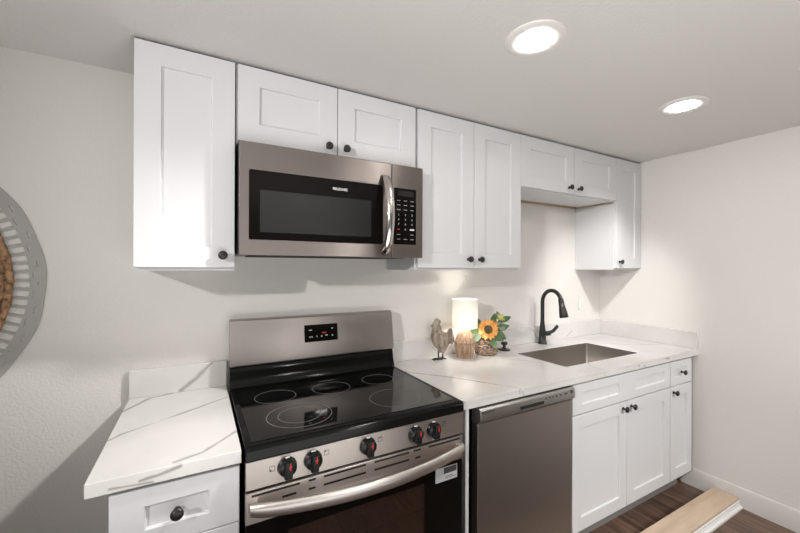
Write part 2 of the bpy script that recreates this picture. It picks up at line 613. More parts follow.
def carcass(x0, x1, yfront, z0, z1, top=True, t=.016):
    b = B()
    b.box(x0, x0 + t, yfront, -.002, z0, z1).box(x1 - t, x1, yfront, -.002, z0, z1)
    b.box(x0 + t, x1 - t, yfront, -.002, z0, z0 + t)
    b.box(x0 + t, x1 - t, -.012, -.002, z0 + t, z1)
    if top:
        b.box(x0 + t, x1 - t, yfront, -.012, z1 - t, z1)
    # face frame
    b.box(x0 + t, x0 + .03, yfront, yfront + t, z0 + t, z1 - t)
    b.box(x1 - .03, x1 - t, yfront, yfront + t, z0 + t, z1 - t)
    b.box(x0 + t, x1 - t, yfront, yfront + t, z1 - .045, z1 - t)
    return b

# ------------------------------------------------------------------ wall cabinets
YU = -.303
ZT, ZB, ZM, ZS = 2.1464, 1.4154, 1.8730, 1.8636
t = thing('wall_cabinet', 'tall single-door white wall cabinet at the left end above the short counter', 'cabinet', (.353, -.15, 1.405))
part('body', carcass(.2045, .5015, YU + .019, 1.405, 2.149), M['cab'], t)
front('door', t, .2058, .5003, ZB, ZT, YU, .073, .071, knob=(.462, 1.458))

t = thing('wall_cabinet', 'short white two-door wall cabinet directly above the microwave', 'cabinet', (.88, -.15, 1.8665))
part('body', carcass(.5045, 1.2575, YU + .019, 1.866, 2.149), M['cab'], t)
front('door', t, .509, .8811, ZM, ZT, YU, .074, .068, knob=(.842, 1.900))
front('door', t, .8841, 1.2524, ZM, ZT, YU, .074, .068, knob=(.916, 1.900))

t = thing('wall_cabinet', 'tall white two-door wall cabinet right of the microwave, above the table lamp', 'cabinet', (1.598, -.15, 1.405))
part('body', carcass(1.2605, 1.9288, YU + .019, 1.405, 2.149), M['cab'], t)
front('door', t, 1.2673, 1.5975, ZB, ZT, YU, .073, .071, knob=(1.563, 1.458))
front('door', t, 1.6005, 1.9275, ZB, ZT, YU, .073, .071, knob=(1.634, 1.458))

t = thing('wall_cabinet', 'short white two-door wall cabinet above the sink and faucet', 'cabinet', (2.37, -.15, 1.857))
part('body', carcass(1.9308, 2.8105, YU + .019, 1.857, 2.149), M['cab'], t)
part('nailer', B().box(1.9468, 2.7945, -.030, -.012, 1.8455, 1.857).box(2.7925, 2.8105, -.284, -.030, 1.8475, 1.857), M['rawwood'], t, label='strip of raw unpainted wood under the cabinet')
front('door', t, 1.9302, 2.3805, ZS, ZT, YU, .074, .068, knob=(2.330, 1.898))
front('door', t, 2.3835, 2.8105, ZS, ZT, YU, .074, .068, knob=(2.418, 1.898))

t = thing('wall_cabinet', 'tall narrow white wall cabinet in the corner against the right wall', 'cabinet', (2.955, -.15, 1.405))
part('body', carcass(2.8125, 3.1090, YU + .019, 1.405, 2.149), M['cab'], t)
front('door', t, 2.8165, 3.1065, ZB, ZT, YU, .073, .071, knob=(2.848, 1.458))

# ------------------------------------------------------------------ base cabinets
YB = -.6316
ZKB = .1732
def base_body(x0, x1, t, left=True):
    yf = YB + .0192
    b = B()
    s = .016
    b.box(x0, x0 + s, yf, -.022, ZKB - .008, .8790).box(x1 - s, x1, yf, -.022, ZKB - .008, .8790)
    b.box(x0 + s, x1 - s, yf, -.022, ZKB - .008, ZKB + .008)
    b.box(x0 + s, x1 - s, -.034, -.022, ZKB + .008, .8790)
    b.box(x0 + s, x1 - s, yf, yf + s, .845, .8790).box(x0 + s, x1 - s, yf, yf + s, .705, .74)
    b.box(x0 + s, x0 + .035, yf, yf + s, ZKB + .008, .845).box(x1 - .035, x1 - s, yf, yf + s, ZKB + .008, .845)
    part('body', b, M['cab'], t)
    part('toe_kick', B().box(x0, x1, -.553, -.537, FL, ZKB - .009), M['kick'], t)

t = thing('base_cabinet', 'white base cabinet under the short left counter beside the range', 'cabinet', (.345, -.31, FL))
base_body(.2005, .4915, t)
front('drawer', t, .2025, .4885, .7175, .868, YB, panels=[(.274, .414, .764, .823)], knob=(.343, .795))
front('door', t, .2025, .4885, ZKB, .7145, YB, .07, .062)

t = thing('base_cabinet', 'wide white base cabinet with two doors below the sink', 'cabinet', (2.354, -.31, FL))
base_body(1.9115, 2.7905, t)
front('drawer', t, 1.9135, 2.7885, .7275, .868, YB, panels=[(1.985, 2.283, .770, .826), (2.428, 2.727, .770, .826)])
front('door', t, 1.9135, 2.3525, ZKB, .7215, YB, .066, .062, knob=(2.316, .690))
front('door', t, 2.3555, 2.7885, ZKB, .7215, YB, .066, .062, knob=(2.390, .690))

t = thing('base_cabinet', 'narrow white base cabinet with one door and drawer next to the right wall', 'cabinet', (2.92, -.31, FL))
base_body(2.7925, 3.0475, t)
front('drawer', t, 2.7945, 3.0460, .7275, .868, YB, panels=[(2.845, 2.990, .770, .826)], knob=(2.918, .798))
front('door', t, 2.7945, 3.0460, ZKB, .7215, YB, .060, .062, knob=(2.826, .690))

single('end_panel', B().box(1.2810, 1.2975, YB, -.024, FL, .8785), M['cab'], 'tall slim white panel standing between the range and the dishwasher', 'panel', (1.289, -.3, FL), bevel=.001)

# ------------------------------------------------------------------ countertops
CT, CB, YC = .914, .8795, -.6402
lo = (.325, -.32, CB)
vl = [([(.158, -.158, CT), (.226, -.045, CT), (.299, -.022, CT)], .012, .68),
      ([(.158, -.40, CT), (.184, -.367, CT), (.50, -.165, CT)], .0085, .66),
      ([(.50, -.50, CT), (.472, -.524, CT), (.40, -.600, CT), (.336, -.625, CT)], .0095, .66),
      ([(.35, -.640, .907), (.30, -.640, .898), (.262, -.640, .893)], .008, .8),
      ([(.29, -.640, .884), (.25, -.640, .887), (.205, -.640, .891)], .006, .75)]
t = thing('countertop', 'short white veined quartz countertop left of the range', 'countertop', lo)
part('slab', B().box(.1584, .4933, YC, -.001, CB, CT), marble('veined quartz of the short counter', vl, lo, .012), t, bevel=.0015)
vb = [([(.327, -.02, .92), (.385, -.02, .965), (.440, -.02, 1.02)], .014, .66)]
single('backsplash', B().box(.1584, .4933, -.0205, -.001, CT + .0003, 1.0197), marble('veined quartz of the short backsplash', vb, (.325, -.01, CT), .012), 'short white veined backsplash strip left of the range', 'backsplash', (.325, -.01, CT), bevel=.001)

SX0, SX1, SY0, SY1 = 2.027, 2.674, -.513, -.187
ro = (2.18, -.32, CB)
vr = [([(1.264, -.20, CT), (1.42, -.40, CT), (1.546, -.597, CT), (1.57, -.645, CT)], .0085, .72),
      ([(1.556, -.640, .912), (1.562, -.640, .895)], .008, .55),
      ([(1.573, -.640, .903), (1.585, -.640, .882)], .005, .5),
      ([(1.70, -.10, CT), (1.776, -.149, CT), (1.95, -.33, CT), (2.02, -.50, CT)], .006, .55),
      ([(2.142, -.645, CT), (2.15, -.56, CT), (2.20, -.515, CT)], .0035, .65),
      ([(2.142, -.640, .914), (2.144, -.640, .88)], .002, .9),
      ([(2.44, -.640, .903), (2.455, -.640, .893)], .010, .75), ([(2.50, -.640, .890), (2.515, -.640, .880)], .010, .7),
      ([(2.72, -.640, .904), (2.76, -.640, .898)], .010, .6),
      ([(2.70, -.20, CT), (2.86, -.36, CT), (2.98, -.42, CT), (3.10, -.47, CT)], .007, .6)]
mr_ = marble('veined quartz of the long counter', vr, ro, .014)
t = thing('countertop', 'long white veined quartz countertop with the sink cut into it', 'countertop', ro)
def slab_hole(b, x0, x1, y0, y1, z0, z1, hx0, hx1, hy0, hy1, rad=.011, n=4):
    hole = []
    for (cx, cy, a0) in ((hx1 - rad, hy1 - rad, 0), (hx0 + rad, hy1 - rad, 90), (hx0 + rad, hy0 + rad, 180), (hx1 - rad, hy0 + rad, 270)):
        hole.append([(cx + rad * math.cos(R(a0 + 90 * k / n)), cy + rad * math.sin(R(a0 + 90 * k / n))) for k in range(n + 1)])
    outer = [(x1, y1), (x0, y1), (x0, y0), (x1, y0)]
    for z in (z0, z1):
        ov = [b.bm.verts.new((x, y, z)) for x, y in outer]
        hv = [[b.bm.verts.new((x, y, z)) for x, y in c] for c in hole]
        for k in range(4):
            l = (k + 1) % 4
            for q in range(n):
                b.bm.faces.new((ov[k], hv[k][q], hv[k][q + 1]))
            b.bm.faces.new((ov[k], hv[k][n], hv[l][0], ov[l]))
        if z == z0:
            o0, h0 = ov, [v for c in hv for v in c]
        else:
            o1, h1 = ov, [v for c in hv for v in c]
    for a, c in ((o0, o1), (h0, h1)):
        for k in range(len(a)):
            l = (k + 1) % len(a)
            b.bm.faces.new((a[k], a[l], c[l], c[k]))
    return b
sb = slab_hole(B(), 1.2644, XW - .001, YC, -.001, CT - .012, CT, SX0 - .0025, SX1 + .0025, SY0 - .0025, SY1 + .0025)
part('slab', sb, mr_, t, bevel=.001)
ed = B().box(1.2644, XW - .001, YC, -.606, CB, CT - .0121).box(1.2644, XW - .001, -.040, -.001, CB, CT - .0121)
for xa, xb in ((1.2644, 1.296), (1.895, 1.935), (2.772, 2.812), (3.055, XW - .001)):
    ed.box(xa, xb, -.606, -.040, CB, CT - .0121)
part('built_up_edge', ed, mr_, t)
vbs = [([(1.62, -.02, .93), (1.56, -.02, .955), (1.54, -.02, .97)], .010, .35),
       ([(2.315, -.02, 1.02), (2.35, -.02, 1.0), (2.40, -.02, .93)], .010, .55),
       ([(2.70, -.02, .93), (2.75, -.02, .96)], .012, .35)]
single('backsplash', B().box(1.2644, XW - .0215, -.0205, -.001, CT + .0003, 1.0197), marble('veined quartz of the long backsplash', vbs, (2.18, -.01, CT), .014), 'long white backsplash strip along the wall behind the faucet', 'backsplash', (2.18, -.01, CT), bevel=.001)
vss = [([(3.08, -.17, 1.02), (3.08, -.18, .985), (3.08, -.225, .966)], .005, .6)]
single('backsplash', B().box(XW - .0205, XW - .001, YC, -.001, CT + .0003, 1.0197), marble('veined quartz of the side splash', vss, (XW - .01, -.32, CT), .010), 'white backsplash strip on the right wall at the end of the counter', 'backsplash', (XW - .01, -.32, CT), bevel=.001)

# ------------------------------------------------------------------ sink
so = (2.3475, -.353, .70)
t = thing('sink', 'rectangular stainless steel undermount sink set into the long counter', 'sink', so)
def rr(x0, x1, y0, y1, rad, z, n=6):
    out = []
    for (cx, cy, a0) in ((x1 - rad, y1 - rad, 0), (x0 + rad, y1 - rad, 90), (x0 + rad, y0 + rad, 180), (x1 - rad, y0 + rad, 270)):
        out += [(cx + rad * math.cos(R(a0 + 90 * k / n)), cy + rad * math.sin(R(a0 + 90 * k / n)), z) for k in range(n + 1)]
    return out
bs = B()
e = .002
inner = [rr(SX0, SX1, SY0, SY1, .008, CT - .002), rr(SX0, SX1, SY0, SY1, .012, .735),
         rr(SX0 + .004, SX1 - .004, SY0 + .004, SY1 - .004, .016, .722), rr(SX0 + .018, SX1 - .018, SY0 + .018, SY1 - .018, .02, .716)]
q = .0018
outer = [rr(SX0 - q, SX1 + q, SY0 - q, SY1 + q, .0095, CT - .002), rr(SX0 - q, SX1 + q, SY0 - q, SY1 + q, .0095, CT - .0126),
         rr(SX0 - .02, SX1 + .02, SY0 - .02, SY1 + .02, .03, CT - .0126), rr(SX0 - .02, SX1 + .02, SY0 - .02, SY1 + .02, .03, CT - .0146),
         rr(SX0 - .005, SX1 + .005, SY0 - .005, SY1 + .005, .02, CT - .0166), rr(SX0 - .004, SX1 + .004, SY0 - .004, SY1 + .004, .02, .712)]
bs.rings(inner[::-1] + outer)
part('basin', bs, M['sinksteel'], t, smooth=40)
part('drain', B().lathe([(.045, .7165), (.045, .7185), (.036, .7185), (.034, .7155), (.01, .7155), (.008, .719), (0, .719)], (2.3475, -.353, 0), 'z', 28), M['steelfine'], t)

# ------------------------------------------------------------------ faucet
fx, fy = 2.387, -.066
t = thing('faucet', 'matte black gooseneck pull-down faucet standing behind the sink', 'faucet', (fx, fy, CT))
part('body', B().lathe([(.0285, CT), (.0285, CT + .006), (.0245, CT + .012), (.0225, CT + .06), (.019, CT + .10), (.0145, CT + .135), (.013, CT + .15)], (fx, fy, 0), 'z', 28), M['black'], t)
pts = [(fx, fy, CT + .15)]
pts += [(fx, fy, CT + .15 + .035 * k) for k in range(1, 4)]
rad_a = .077
zc = CT + .272
for k in range(0, 15):
    a = R(180 - 152 * k / 14)
    pts.append((fx - .010 * k / 14, fy - rad_a - rad_a * math.cos(a), zc + rad_a * 1.1 * math.sin(a)))
part('spout', B().tube(pts, .0125, 16), M['black'], t, smooth=60)
pe = Vector(pts[-1]); dr = Vector((0, -.22, -.975)).normalized()
hp = [pe + dr * k for k in (0, .004, .045, .092, .118, .122)]
part('spray_head', B().tube(hp, [.0130, .0160, .0180, .0250, .0265, .0235], 18), M['black'], t, smooth=60)
part('spray_button', B().ball(pe + dr * .042 + Vector((-.012, -.0135, 0)), (.005, .005, .014), 12), M['steelfine'], t)
part('hub', B().tube([(fx + .018, fy - .006, CT + .066), (fx + .050, fy - .018, CT + .068)], [.0165, .0155], 16), M['black'], t, smooth=60)
part('handle', B().tube([(fx + .042, fy - .016, CT + .068), (fx + .070, fy - .030, CT + .084), (fx + .088, fy - .040, CT + .108), (fx + .096, fy - .043, CT + .117)], [.0115, .011, .011, .0095], 12), M['black'], t, smooth=60)

single('sink_stopper', B().lathe([(.036, CT), (.037, CT + .003), (.033, CT + .007), (.014, CT + .010), (.010, CT + .016), (.0095, CT + .030), (.019, CT + .034), (.020, CT + .046), (.016, CT + .050), (0, CT + .050)], (2.026, -.084, 0), 'z', 28),
       M['black'], 'small black stopper with a knob top on the counter beside the sunflowers', 'stopper', (2.026, -.084, CT), smooth=45)

# ------------------------------------------------------------------ microwave
mo = (.88, -.19, 1.459)
t = thing('microwave', 'stainless steel over-the-range microwave hung below the short cabinet', 'microwave', mo)
MY = -.362
MZ0, MZ1 = 1.459, 1.8555
part('body', B().box(.509, 1.2545, MY + .026, -.002, 1.463, 1.862), M['blackplastic'], t, bevel=.002)
dxa, dxb = .5095, 1.1000
# door frame as one piece with an opening for the glass
GX0, GX1, GZ0, GZ1 = .541, 1.0600, 1.514, 1.759
def frame(b, x0, x1, z0, z1, hx0, hx1, hz0, hz1, y0, y1):
    o = [(x0, z0), (x1, z0), (x1, z1), (x0, z1)]
    h = [(hx0, hz0), (hx1, hz0), (hx1, hz1), (hx0, hz1)]
    vs = {}
    for y in (y0, y1):
        vs[y] = ([b.bm.verts.new((x, y, z)) for x, z in o], [b.bm.verts.new((x, y, z)) for x, z in h])
        for k in range(4):
            l = (k + 1) % 4
            b.bm.faces.new((vs[y][0][k], vs[y][0][l], vs[y][1][l], vs[y][1][k]))
    for q in (0, 1):
        for k in range(4):
            l = (k + 1) % 4
            b.bm.faces.new((vs[y0][q][k], vs[y0][q][l], vs[y1][q][l], vs[y1][q][k]))
    return b
door = part('door', frame(B(), dxa, dxb, MZ0, MZ1, GX0, GX1, GZ0, GZ1, MY, MY + .025), M['steel'], t, bevel=.002, label='stainless door with a black glass window')
gl = B(); gl.rings([[(x, MY - .001, z) for x, z, _ in [(p[0], p[1], 0) for p in rr(GX0, GX1, GZ0, GZ1, .008, 0)]], [(p[0], MY + .01, p[1]) for p in rr(GX0, GX1, GZ0, GZ1, .008, 0)]])
part('door_glass', gl, M['dimglass'], door, label='glossy black glass')
part('window_screen', B().box(.577, 1.006, MY - .0016, MY - .0008, 1.541, 1.690), M['mesh'], door, label='dark grey see-through window')
text_part('brand_lettering', 'FRIGIDAIRE', .0145, M['white'], door, (.873, MY - .0015, 1.722), stretch=.82)
# handle: flat bowed bar
hb = B()
sec = []
n = 22
for k in range(n + 1):
    s = k / n
    z = 1.800 - s * .328
    bow = -.006 - .056 * math.sin(math.pi * s) ** .6
    wd = .018
    y = MY + bow
    sec.append([(1.068 - wd, y + .006, z), (1.068 - wd * .7, y - .004, z), (1.068, y - .007, z), (1.068 + wd * .7, y - .004, z), (1.068 + wd, y + .006, z), (1.068, y + .009, z)])
hb.rings(sec)
part('handle', hb, M['steelfine'], door, smooth=50, label='bowed polished steel handle')
cp = part('control_column', B().box(1.1025, 1.2560, MY, MY + .025, MZ0, MZ1), M['steel'], t, bevel=.002)
part('keypad', B().box(1.112, 1.221, MY - .0012, MY + .004, 1.516, 1.756), M['dimglass'], cp, label='black keypad with white numbers')
part('display', B().box(1.128, 1.207, MY - .002, MY - .0011, 1.722, 1.746), M['mesh'], cp)
rows = [(1.703, ['~', '~', '~'], .0050), (1.684, ['~', '~', '~'], .0062), (1.664, ['~', '~', '~'], .0062),
        (1.642, ['1', '2', '3'], .0105), (1.622, ['4', '5', '6'], .0105), (1.602, ['7', '8', '9'], .0105)]
def keyrow(z, items, sz, mat=None):
    for k, s_ in enumerate(items):
        if s_ == '~':
            dash_part('key_print', .016, sz * .45, mat or M['greyprint'], cp, (1.134 + k * .033, MY - .0016, z))
        elif s_:
            text_part('key_print', s_, sz, mat or M['white'], cp, (1.134 + k * .033, MY - .0017, z))
for z, it, sz in rows:
    keyrow(z, it, sz)
dash_part('key_print', .010, .0050, M['red'], cp, (1.134, MY - .0016, 1.580))
text_part('key_print', '0', .0105, M['white'], cp, (1.167, MY - .0017, 1.580))
dash_part('key_print', .021, .0060, M['white'], cp, (1.200, MY - .0016, 1.580))
keyrow(1.558, ['~', '', '~'], .0055)
keyrow(1.538, ['~', '~', '~'], .0050, M['greyprint'])
part('grille', B().box(.56, 1.20, -.30, -.06, 1.458, 1.4635), M['slot'], t)

# ------------------------------------------------------------------ range
rx0, rx1 = .5025, 1.2500
t = thing('range', 'freestanding stainless steel electric range with a black glass cooktop', 'stove', (.876, -.33, FL))
b = B()
b.box(rx0 + .004, rx0 + .034, -.640, -.030, FL + .03, .882).box(rx1 - .034, rx1 - .004, -.640, -.030, FL + .03, .882)
b.box(rx0 + .034, rx1 - .034, -.060, -.030, FL + .03, .882).box(rx0 + .034, rx1 - .034, -.640, -.060, .730, .882)
b.box(rx0 + .034, rx1 - .034, -.640, -.060, FL + .03, .200)
part('body', b, M['enamel'], t, label='black enamelled sides')
b = B()
b.box(rx0 + .035, rx0 + .037, -.638, -.062, .201, .729).box(rx1 - .037, rx1 - .035, -.638, -.062, .201, .729)
b.box(rx0 + .037, rx1 - .037, -.064, -.062, .201, .729).box(rx0 + .037, rx1 - .037, -.638, -.064, .201, .203).box(rx0 + .037, rx1 - .037, -.638, -.064, .727, .729)
part('oven_cavity', b, M['ovenin'], t, label='dark brown oven interior')
rk = B()
zr = .497
for yy in (-.560, -.10):
    rk.tube([(rx0 + .045, yy, zr), (rx1 - .045, yy, zr)], .0035, 8)
for k in range(24):
    xx = rx0 + .06 + k * (rx1 - rx0 - .12) / 23
    rk.tube([(xx, -.560, zr + .004), (xx, -.10, zr + .004)], .002, 6)
part('oven_rack', rk, M['rack'], t, label='bright wire oven rack')
for xx in (rx0 + .05, rx1 - .05):
    for yy in (-.60, -.08):
        part('foot', B().lathe([(.018, FL), (.018, FL + .01), (.010, FL + .012), (.010, FL + .031)], (xx, yy, 0), 'z', 14), M['blackplastic'], t)
# cooktop
ct = B()
prof = [(-.060, .884), (-.060, .918), (-.655, .921), (-.666, .9185), (-.672, .912), (-.673, .886), (-.668, .882)]
ct.prism_x(prof, rx0 - .001, rx1 + .001)
cook = part('cooktop', ct, M['enamel'], t, bevel=.002, label='black cooktop frame')
part('cooktop_glass', B().prism_x([(-.098, .9192), (-.098, .9212), (-.636, .9225), (-.636, .919)], rx0 + .018, rx1 - .018), M['glassblack'], cook, label='black ceramic glass')
def burner(cx, cy, radii):
    bu = B()
    for r in radii:
        z = .92255 - ((cy + .636) / .538) * .0013
        n = 64
        ri = [Vector((cx + (r - .0013) * math.cos(2 * math.pi * k / n), cy + (r - .0013) * math.sin(2 * math.pi * k / n), z)) for k in range(n)]
        ro_ = [Vector((cx + (r + .0013) * math.cos(2 * math.pi * k / n), cy + (r + .0013) * math.sin(2 * math.pi * k / n), z)) for k in range(n)]
        up_ = Vector((0, 0, .0006)); dn_ = Vector((0, 0, -.0008))
        bu.rings([[p + dn_ for p in ri], [p + up_ for p in ri], [p + up_ for p in ro_], [p + dn_ for p in ro_], [p + dn_ for p in ri]], True, False)
    part('burner_ring', bu, M['ring'], cook, smooth=0, label='thin grey ring marking a burner')
burner(.648, -.272, [.075])
burner(.688, -.498, [.106, .070])
burner(.868, -.276, [.076])
burner(1.085, -.262, [.070])
burner(1.046, -.510, [.098])
# control strip and knobs
strip = part('control_panel', B().box(rx0, rx1, -.6665, -.641, .803, .8815), M['steellit'], t, bevel=.0015)
for kx in (.613, .688, .865, 1.043, 1.117):
    kz = .846
    kn = part('control_knob', B().lathe([(.0275, 0), (.0275, .004), (.0255, .008), (.0245, .018), (.022, .020), (0, .020)], (kx, -.6665, kz), '-y', 28), M['blackplastic'], strip, smooth=45, label='black burner knob')
    g = B()
    for yy, wx, hz in ((-.686, .0085, .0215), (-.697, .0070, .0205)):
        pass
    g.rings([[(kx - wx, yy, kz - hz), (kx + wx, yy, kz - hz), (kx + wx, yy, kz + hz), (kx - wx, yy, kz + hz)] for yy, wx, hz in ((-.685, .0125, .0245), (-.698, .0100, .0245), (-.702, .0075, .0220))])
    part('grip', g, M['blackplastic'], kn, bevel=.001)
    part('mark', B().box(kx + .0010, kx + .0045, -.7028, -.7010, kz + .002, kz + .0205).box(kx - .0025, kx + .0072, -.7026, -.7012, kz + .0095, kz + .0125), M['red'], kn, label='red pointer mark')
    part('skirt_mark', B().box(kx - .006, kx + .006, -.6745, -.670, kz + .0262, kz + .0285), M['white'], kn)
def icon(cx, cz, dot):
    ic = B()
    h = .0075
    for (a, c, d, f) in ((-h, h, h - .0012, h), (-h, h, -h, -h + .0012), (-h, -h + .0012, -h, h), (h - .0012, h, -h, h)):
        ic.box(cx + a, cx + c, -.6672, -.6663, cz + d, cz + f)
    ic.box(cx + dot[0] - .002, cx + dot[0] + .002, -.6672, -.6663, cz + dot[1] - .002, cz + dot[1] + .002)
    part('burner_icon', ic, M['darkprint'], strip)
icon(.572, .849, (-.004, -.004)); icon(.730, .857, (-.004, .004)); icon(.909, .857, (0, .004)); icon(1.163, .856, (.004, .004))
# door
od = part('oven_door', frame(B(), rx0, rx1, .255, .708, rx0 + .115, rx1 - .165, .330, .660, -.6640, -.6420), M['dimglass'], t, bevel=.002, label='black glass oven door with a steel top rail')
part('oven_window', B().box(rx0 + .115, rx1 - .165, -.6615, -.6560, .330, .660), M['ovenglass'], od, label='dark tinted see-through glass')
rail = part('door_rail', B().box(rx0, rx1, -.6650, -.6420, .7085, .7945), M['steellit'], od, bevel=.0015)
sl = B()
def slot(x0, x1, z):
    sl.box(x0, x1, -.6656, -.6640, z - .0031, z + .0031)
for x0, x1 in ((.518, .650), (.676, .697), (.722, .860), (.890, 1.021), (1.038, 1.068), (1.100, 1.236)):
    slot(x0, x1, .7855)
for x0, x1 in ((.600, .640), (.676, .697), (.722, .860), (.890, 1.021), (1.045, 1.066)):
    slot(x0, x1, .7605)
part('vent_slot', sl, M['slot'], rail, smooth=0, label='row of dark vent slots')
part('gap_strip', B().box(rx0 + .002, rx1 - .002, -.655, -.641, .7946, .8029), M['slot'], t)
hb = B(); sec = []
n = 30
for k in range(n + 1):
    s = k / n
    x = .512 + s * (1.241 - .512)
    y = -.680 - .062 * math.sin(math.pi * s) ** .75
    hh = .0205
    if k in (0, n):
        hh = .017
    zc_ = .757 - .004 * math.sin(math.pi * s)
    dd = .011
    sec.append([(x, y + dd * math.cos(2 * math.pi * q / 14), zc_ + hh * math.sin(2 * math.pi * q / 14)) for q in range(14)])
hb.rings(sec)
hnd = part('door_handle', hb, M['steelsatin'], od, smooth=60, label='wide bowed brushed steel handle')
for xx in (.524, 1.229):
    part('handle_mount', B().box(xx - .010, xx + .010, -.684, -.6645, .746, .769), M['steelsatin'], hnd, bevel=.002)
lab = part('sticker', B().box(1.130, 1.226, -.6648, -.6638, .646, .6965), M['stickerwhite'], od, label='small white sticker with a dark block')
part('sticker_print', B().box(1.166, 1.223, -.6653, -.6645, .672, .694).box(1.172, 1.220, -.6653, -.6645, .6545, .6565).box(1.172, 1.206, -.6653, -.6645, .6605, .6625), M['darkprint'], lab)
part('storage_drawer', B().box(rx0, rx1, -.664, -.642, .110, .250), M['steel'], t, bevel=.002)
# backguard
bg = [(-.022, .922), (-.022, 1.196), (-.052, 1.196), (-.061, 1.190), (-.085, 1.038), (-.0845, 1.010), (-.080, 1.0045), (-.050, 1.004), (-.050, .922)]
guard = part('backguard', B().prism_x(bg, rx0 - .001, rx1 + .004), M['steelhalflit'], t, bevel=.0012, label='brushed steel backguard')
lg = [(-.0505, .9225), (-.0505, 1.0035), (-.066, 1.0035), (-.072, .995), (-.077, .975), (-.080, .955), (-.088, .935), (-.097, .9225)]
part('lower_guard', B().prism_x(lg, rx0 - .001, rx1 + .005), M['enamel'], t, smooth=50, label='curved glossy black lower guard')
# display lies on the sloping face
def fy_(z):
    return -.061 - (1.190 - z) / (1.190 - 1.036) * .027
dp = B()
dp.rings([[(x, fy_(z) + off, z) for x, z in ((.806, 1.079), (.961, 1.079), (.961, 1.154), (.806, 1.154))] for off in (.002, -.0016)])
disp = part('control_display', dp, M['glassblack'], guard, label='black touch display')
for wd, ht, x, z, m_ in ((.017, .005, .833, 1.131, 'white'), (.009, .006, .935, 1.133, 'white'), (.006, .009, .830, 1.101, 'greyprint'), (.006, .009, .839, 1.101, 'greyprint'),
                         (.005, .010, .862, 1.102, 'greyprint'), (.009, .011, .884, 1.101, 'greyprint'), (.013, .004, .907, 1.104, 'white'), (.008, .009, .935, 1.102, 'greyprint')):
    dash_part('display_print', wd * .8, ht * .7, M[m_], disp, (x, fy_(z) - .0021, z))
dash_part('display_digits', .020, .006, M['redlit'], disp, (.896, fy_(1.116) - .0021, 1.116))

def rescale_y(o, f):
    for c in o.children:
        c.data.transform(Matrix.Diagonal((1, f, 1, 1)))
        rescale_y(c, f)
rescale_y(t, .960)

# ------------------------------------------------------------------ dishwasher
dx0, dx1 = 1.337, 1.8985
t = thing('dishwasher', 'stainless steel dishwasher built in under the long counter', 'dishwasher', (1.617, -.32, FL))
part('tub', B().box(dx0 + .004, dx1 - .004, -.598, -.030, FL + .12, .868), M['blackplastic'], t)
part('toe_panel', B().box(dx0, dx1, -.560, -.545, FL + .003, FL + .119), M['blackplastic'], t)
b = B()
b.prism_x([(-.600, FL + .125), (-.636, FL + .125), (-.638, .800), (-.634, .806), (-.634, .808), (-.600, .808)], dx0, dx1)
ddoor = part('door', b, M['steel'], t, bevel=.0015)
b = B()
b.prism_x([(-.600, .8085), (-.630, .8085), (-.6525, .822), (-.655, .832), (-.652, .865), (-.644, .8715), (-.600, .8715)], dx0, dx1)
con = part('control_panel', b, M['steelpanel'], ddoor, bevel=.001)
part('pocket', B().box(1.548, 1.690, -.6556, -.650, .8325, .8455), M['slot'], con, label='dark finger slot')
text_part('brand_lettering', 'FRIGIDAIRE', .0125, M['darkprint'], con, (1.375, -.6540, .857))
for x, wd in ((1.705, .010), (1.728, .012), (1.748, .008), (1.772, .014), (1.800, .012), (1.835, .020)):
    dash_part('button_print', wd, .0065, M['darkprint'], con, (x, -.6541, .853))
part('button', B().box(1.868, 1.884, -.6555, -.650, .848, .863), M['darkprint'], con, bevel=.001)

# ------------------------------------------------------------------ ceiling lights
def downlight(x, y, label, cat='ceiling light', mat='lamplit', aim=None, watts=0, cone=0):
    t = thing('ceiling_light', label, cat, (x, y, ZC), 'recessed ceiling lights')
    part('trim_ring', B().lathe([(.058, ZC - .0005), (.058, ZC - .004), (.064, ZC - .0075), (.086, ZC - .0085), (.094, ZC - .004), (.0945, ZC - .0005)], (x, y, 0), 'z', 48, cap=False), M['plastic'], t, smooth=50, label='white trim ring')
    part('diffuser', B().lathe([(.0575, ZC - .0008), (.0575, ZC - .0050), (.053, ZC - .0075), (.040, ZC - .0105), (.022, ZC - .0125), (.0, ZC - .0130)], (x, y, 0), 'z', 40), M[mat], t, smooth=50, label='glowing white diffuser')
    if aim:                                     # spot added below the fixture, aimed to shape the light
        ld = bpy.data.lights.new('added_spot', 'SPOT')
        ld.energy = watts
        ld.spot_size = R(cone or (49 if mat == 'roomlit' else 58))
        ld.spot_blend = 1.0
        ld.shadow_soft_size = .05
        ld.color = (1.0, .985, .965)
        lo_ = bpy.data.objects.new('added_spot', ld)
        C.objects.link(lo_)
        lo_.parent = t
        lo_.location = (0, 0, -.05)
        d = Vector(aim) - Vector((x, y, ZC - .05))
        lo_.rotation_euler = d.to_track_quat('-Z', 'Y').to_euler()
downlight(1.338, -.905, 'lit round ceiling light nearest the viewer, above the range', aim=(-.95, 0, .12), watts=SPOT_N)
downlight(2.312, -.897, 'lit round ceiling light farther away, above the sink end of the counter', aim=(2.95, 0, .95), watts=SPOT_F)
downlight(2.335, -1.352, 'round ceiling light cut off by the right edge of the photo')
downlight(1.345, -1.36, 'lit round ceiling light above and right of the camera, out of the photo')
downlight(-1.45, -2.08, 'lit round ceiling light over the room to the left, out of the photo', mat='roomlit', aim=(3.1, -.4, 1.05), watts=SPOT_L, cone=84)
downlight(1.39, -3.10, 'added round ceiling light behind the viewer, in line with the range, out of the photo', mat='roomlit', aim=(1.5, -.6, .35), watts=SPOT_A)  # unseen light added so its spot brightens the range front
